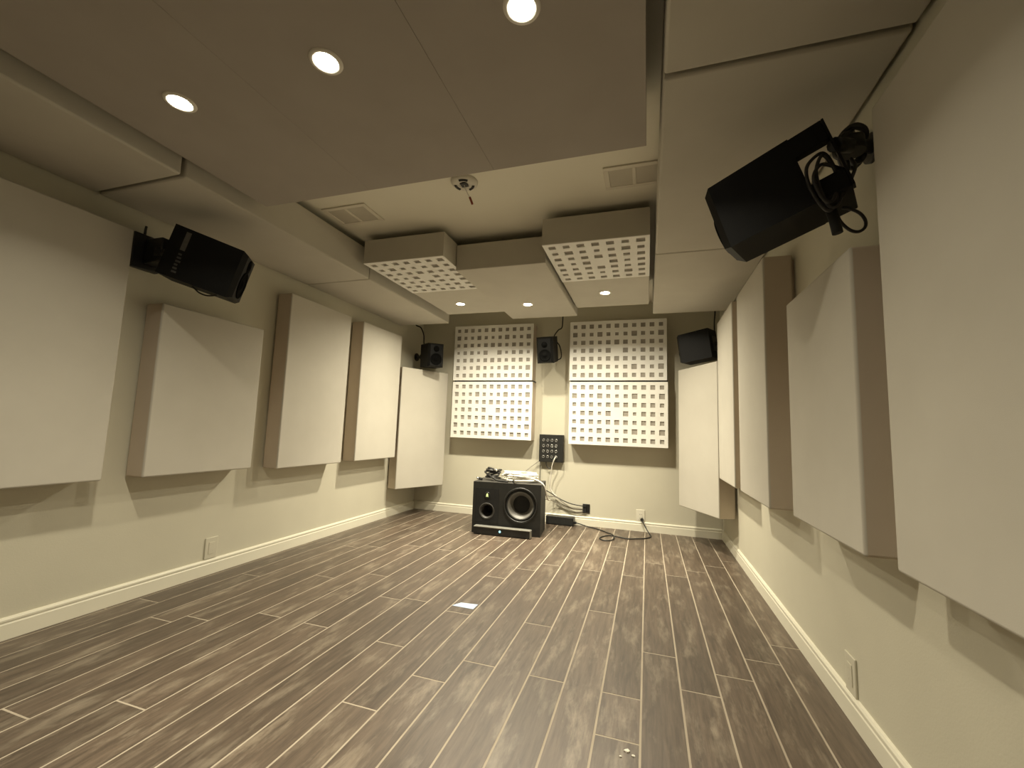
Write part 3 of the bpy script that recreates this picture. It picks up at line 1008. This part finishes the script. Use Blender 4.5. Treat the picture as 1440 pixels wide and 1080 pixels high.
# ------------------------------------------------------------------ socket box on the back wall
sx0, sx1, sz0, sz1, sd = -1.072, -0.820, 0.610, 0.891, 0.055
t = thing('socket_box', 'black wall box with sixteen round sockets above the subwoofer', 'socket box', (sx0, YB, sz0))
W_, H_ = sx1 - sx0, sz1 - sz0
boxo('housing', M['black'], 0, W_, -sd, 0, 0, H_, t, 0.003, 2)
for r in range(4):
    for c in range(4):
        u = (0.185, 0.36, 0.535, 0.71)[c] * W_
        v_ = H_ * (1 - (0.205, 0.41, 0.61, 0.81)[r])
        Mx = Matrix.Translation((u, -sd, v_)) @ RX
        bm = bmesh.new()
        lathe(bm, [(0.0, 0.001), (0.0095, 0.001), (0.0095, 0.0045), (0.0125, 0.0055), (0.0145, 0.003), (0.0145, 0.0)], Mx, 18)
        s = obj('socket', bm, [M['metal']], t)
        bm = bmesh.new()
        cyl(bm, 0.0088, 0.0088, 0.002, Mx @ Matrix.Translation((0, 0, 0.0016)), 14)
        obj('socket_insert', bm, M['slot'], s)
cable('white_lead', 'white cable hanging from the bottom right socket of the wall box',
      [(-0.893, YB - sd - .004, 0.663), (-0.897, YB - .10, 0.650), (-0.922, YB - .09, 0.58), (-0.935, YB - .07, 0.50), (-0.948, YB - .06, 0.40), (-0.944, YB - .05, 0.35), (-0.915, YB - .05, 0.30), (-0.878, YB - .05, 0.272)], 0.0058, M['white_cable'])
cable('thin_lead', 'thin dark cable from the lower left of the socket box to the subwoofer top', [(-1.060, YB - .03, 0.618), (-1.10, YB - .03, 0.595), (-1.16, YB - .05, 0.545), (-1.22, YB - .12, 0.49), (-1.26, 4.11, ZT + .006), (-1.28, 4.0, ZT + .006)], 0.0032, M['grey_cable'])
cable('drop_lead', 'thin black cable dropping straight down from the left edge of the socket box', [(-1.062, YB - .02, 0.614), (-1.062, YB - .02, 0.55), (-1.064, YB - .02, 0.44), (-1.066, YB - .02, 0.30)], 0.0034, M['black_cable'])
cable('hanging_lead', 'dark cable loop hanging under the socket box', [(-1.0, YB - .03, 0.612), (-0.995, YB - .03, 0.575), (-0.965, YB - .035, 0.545), (-0.935, YB - .03, 0.56), (-0.925, YB - .03, 0.59), (-0.92, YB - .03, 0.612)], 0.005, M['black_cable'])

# black plate low on the back wall with leads
t = thing('media_outlet', 'small black wall plate low on the back wall with cables plugged in', 'wall outlet', (-0.582, YB, 0.168))
boxo('plate', M['black_sat'], -.036, .036, -.007, 0, -.044, .044, t, 0.002, 2)
for dz in (.022, -.006, -.028):
    boxo('jack', M['rubber'], -.030, .004, -.024, -.007, dz - .010, dz + .010, t, 0.002, 2)
XJ = -0.612
cable('wall_lead', 'dark cable sagging from behind the subwoofer to the black wall plate, topmost of three', [(-0.965, 4.06, 0.38), (-0.93, 4.30, 0.31), (-0.906, YB - .03, 0.275), (-0.83, YB - .03, 0.238), (-0.73, YB - .025, 0.205), (XJ, YB - .018, 0.190)], 0.0048, M['black_cable'])
cable('wall_lead', 'grey cable sagging from behind the subwoofer to the black wall plate, middle of three', [(-0.975, 4.06, 0.33), (-0.94, 4.30, 0.275), (-0.878, YB - .05, 0.262), (-0.80, YB - .035, 0.205), (-0.71, YB - .025, 0.163), (XJ, YB - .018, 0.162)], 0.0045, M['grey_cable'])
cable('wall_lead', 'grey cable sagging lowest from behind the subwoofer to the black wall plate', [(-0.985, 4.06, 0.26), (-0.95, 4.30, 0.245), (-0.863, YB - .03, 0.200), (-0.752, YB - .025, 0.150), (-0.673, YB - .022, 0.128), (XJ, YB - .018, 0.140)], 0.0045, M['grey_cable'])

# long black power unit against the baseboard
psu = t = thing('power_supply', 'long low black power unit by the back baseboard, its cord looping to the white outlet', 'power supply', (-0.82, 4.35, 0))
boxo('case', M['black_sat'], -.15, .128, -.05, .046, 0.003, 0.082, t, 0.003, 2)
boxo('front_strip', M['rubber'], -.145, .122, -.052, -.05, 0.012, 0.07, t)
bm = bmesh.new()
tube(bm, [(.128, 0, .03), (.14, 0, .03), (.15, 0, .03)], .012, 10, 2)
obj('cord_grip', bm, M['rubber'], t)
for x in (-.12, .1):
    for y in (-.035, .03):
        boxo('foot', M['rubber'], x - .008, x + .008, y - .008, y + .008, 0, .003, t)


def outlet(name, label, loc, rz, pm, sm=None, hw=0.039, hh=0.0625):
    t = thing(name, label, 'wall outlet', loc, Matrix.Rotation(rz, 3, 'Z'))
    boxo('plate', pm, -hw, hw, -.0065, 0, -hh, hh, t, 0.0025, 3)
    boxo('receptacle', pm, -.0175, .0175, -.0085, -.0065, -.035, .035, t, 0.0008, 2)
    for s in (1, -1):
        for x in (-.007, .007):
            boxo('slot', sm or M['slot'], x - .0012, x + .0012, -.0088, -.0085, s * .018 - .004, s * .018 + .004, t)
    return t


outlet('wall_outlet', 'white wall outlet with a black plug low on the back wall', (-0.060, YB, 0.140), 0, M['plate'])
outlet('wall_outlet', 'pale wall outlet low on the left wall just above the baseboard', (XL, 2.014, 0.155), PI / 2, M['plate_wall'], M['plate_wall'])
outlet('wall_outlet', 'pale wall outlet plate low on the right wall near the camera', (XR, 1.825, 0.150), -PI / 2, M['plate_wall'], M['plate_wall'])

# power cord: plug in the white outlet, cord looping on the floor to the power unit
o0 = Vector((-0.047, YB - .0086, 0.112))
bm = bmesh.new()
cyl(bm, 0.016, 0.013, 0.035, Matrix.Translation(o0 - Vector((-.82, 4.35, 0)) + Vector((0, -.0178, 0))) @ RX, 16)
plug_bm = bm
fl = [(-0.047, 4.366, 0.108), (-0.036, 4.350, 0.098), (-0.012, 4.325, 0.055), (0.020, 4.285, 0.012), (0.034, 4.245, 0.006), (0.030, 4.19, 0.006), (-0.011, 4.11, 0.006), (-0.089, 4.06, 0.006), (-0.167, 4.025, 0.006), (-0.243, 4.055, 0.006), (-0.315, 4.075, 0.006), (-0.371, 4.025, 0.006), (-0.399, 3.93, 0.006), (-0.351, 3.874, 0.006), (-0.293, 3.905, 0.008), (-0.277, 4.0, 0.012), (-0.292, 4.06, 0.017), (-0.320, 4.13, 0.011), (-0.348, 4.17, 0.006), (-0.399, 4.23, 0.006), (-0.476, 4.30, 0.006), (-0.562, 4.335, 0.010), (-0.63, 4.350, 0.022), (-0.672, 4.350, 0.030)]
bm = bmesh.new()
tube(bm, [Vector(p) - Vector((-.82, 4.35, 0)) for p in fl], 0.0052, 8, 6)
pc = obj('power_cord', bm, M['black_cable'], psu)
obj('plug', plug_bm, M['rubber'], pc)

# ------------------------------------------------------------------ small things on the floor
bm = bmesh.new()
v = [(-0.982, 2.162), (-0.952, 2.213), (-0.858, 2.220), (-0.860, 2.160)]
a = [bm.verts.new((x, y, 0.0013 + (0.0012 if i == 2 else 0))) for i, (x, y) in enumerate(v)]
b = [bm.verts.new((x, y, 0.0001)) for x, y in v]
bm.faces.new(a)
bm.faces.new(b[::-1])
for i in range(4):
    bm.faces.new((a[i], b[i], b[(i + 1) % 4], a[(i + 1) % 4]))
tag(obj('tape_piece', bm, M['tape']), 'pale blue piece of tape stuck on the dark floor', 'tape')
random.seed(9)
for (x, y, s, l) in ((-0.056, 1.418, .0085, 'largest white paint chip on the floor near the camera'), (-0.038, 1.404, .006, 'small white paint chip right of the largest chip on the floor'),
                     (-0.073, 1.389, .0045, 'tiny white paint chip nearest the camera on the floor'), (0.055, 1.330, .0035, 'lone tiny white speck on the floor right of the chips')):
    bm = bmesh.new()
    bmesh.ops.create_icosphere(bm, subdivisions=1, radius=s)
    for vv in bm.verts:
        vv.co = Vector((vv.co.x * random.uniform(.7, 1.5), vv.co.y * random.uniform(.6, 1.1), max(vv.co.z * .4, -.0015) + .0015))
    o = obj('paint_chip', bm, M['crumb'])
    o.location = (x, y, 0)
    tag(o, l, 'debris', 'white paint chips on the floor')
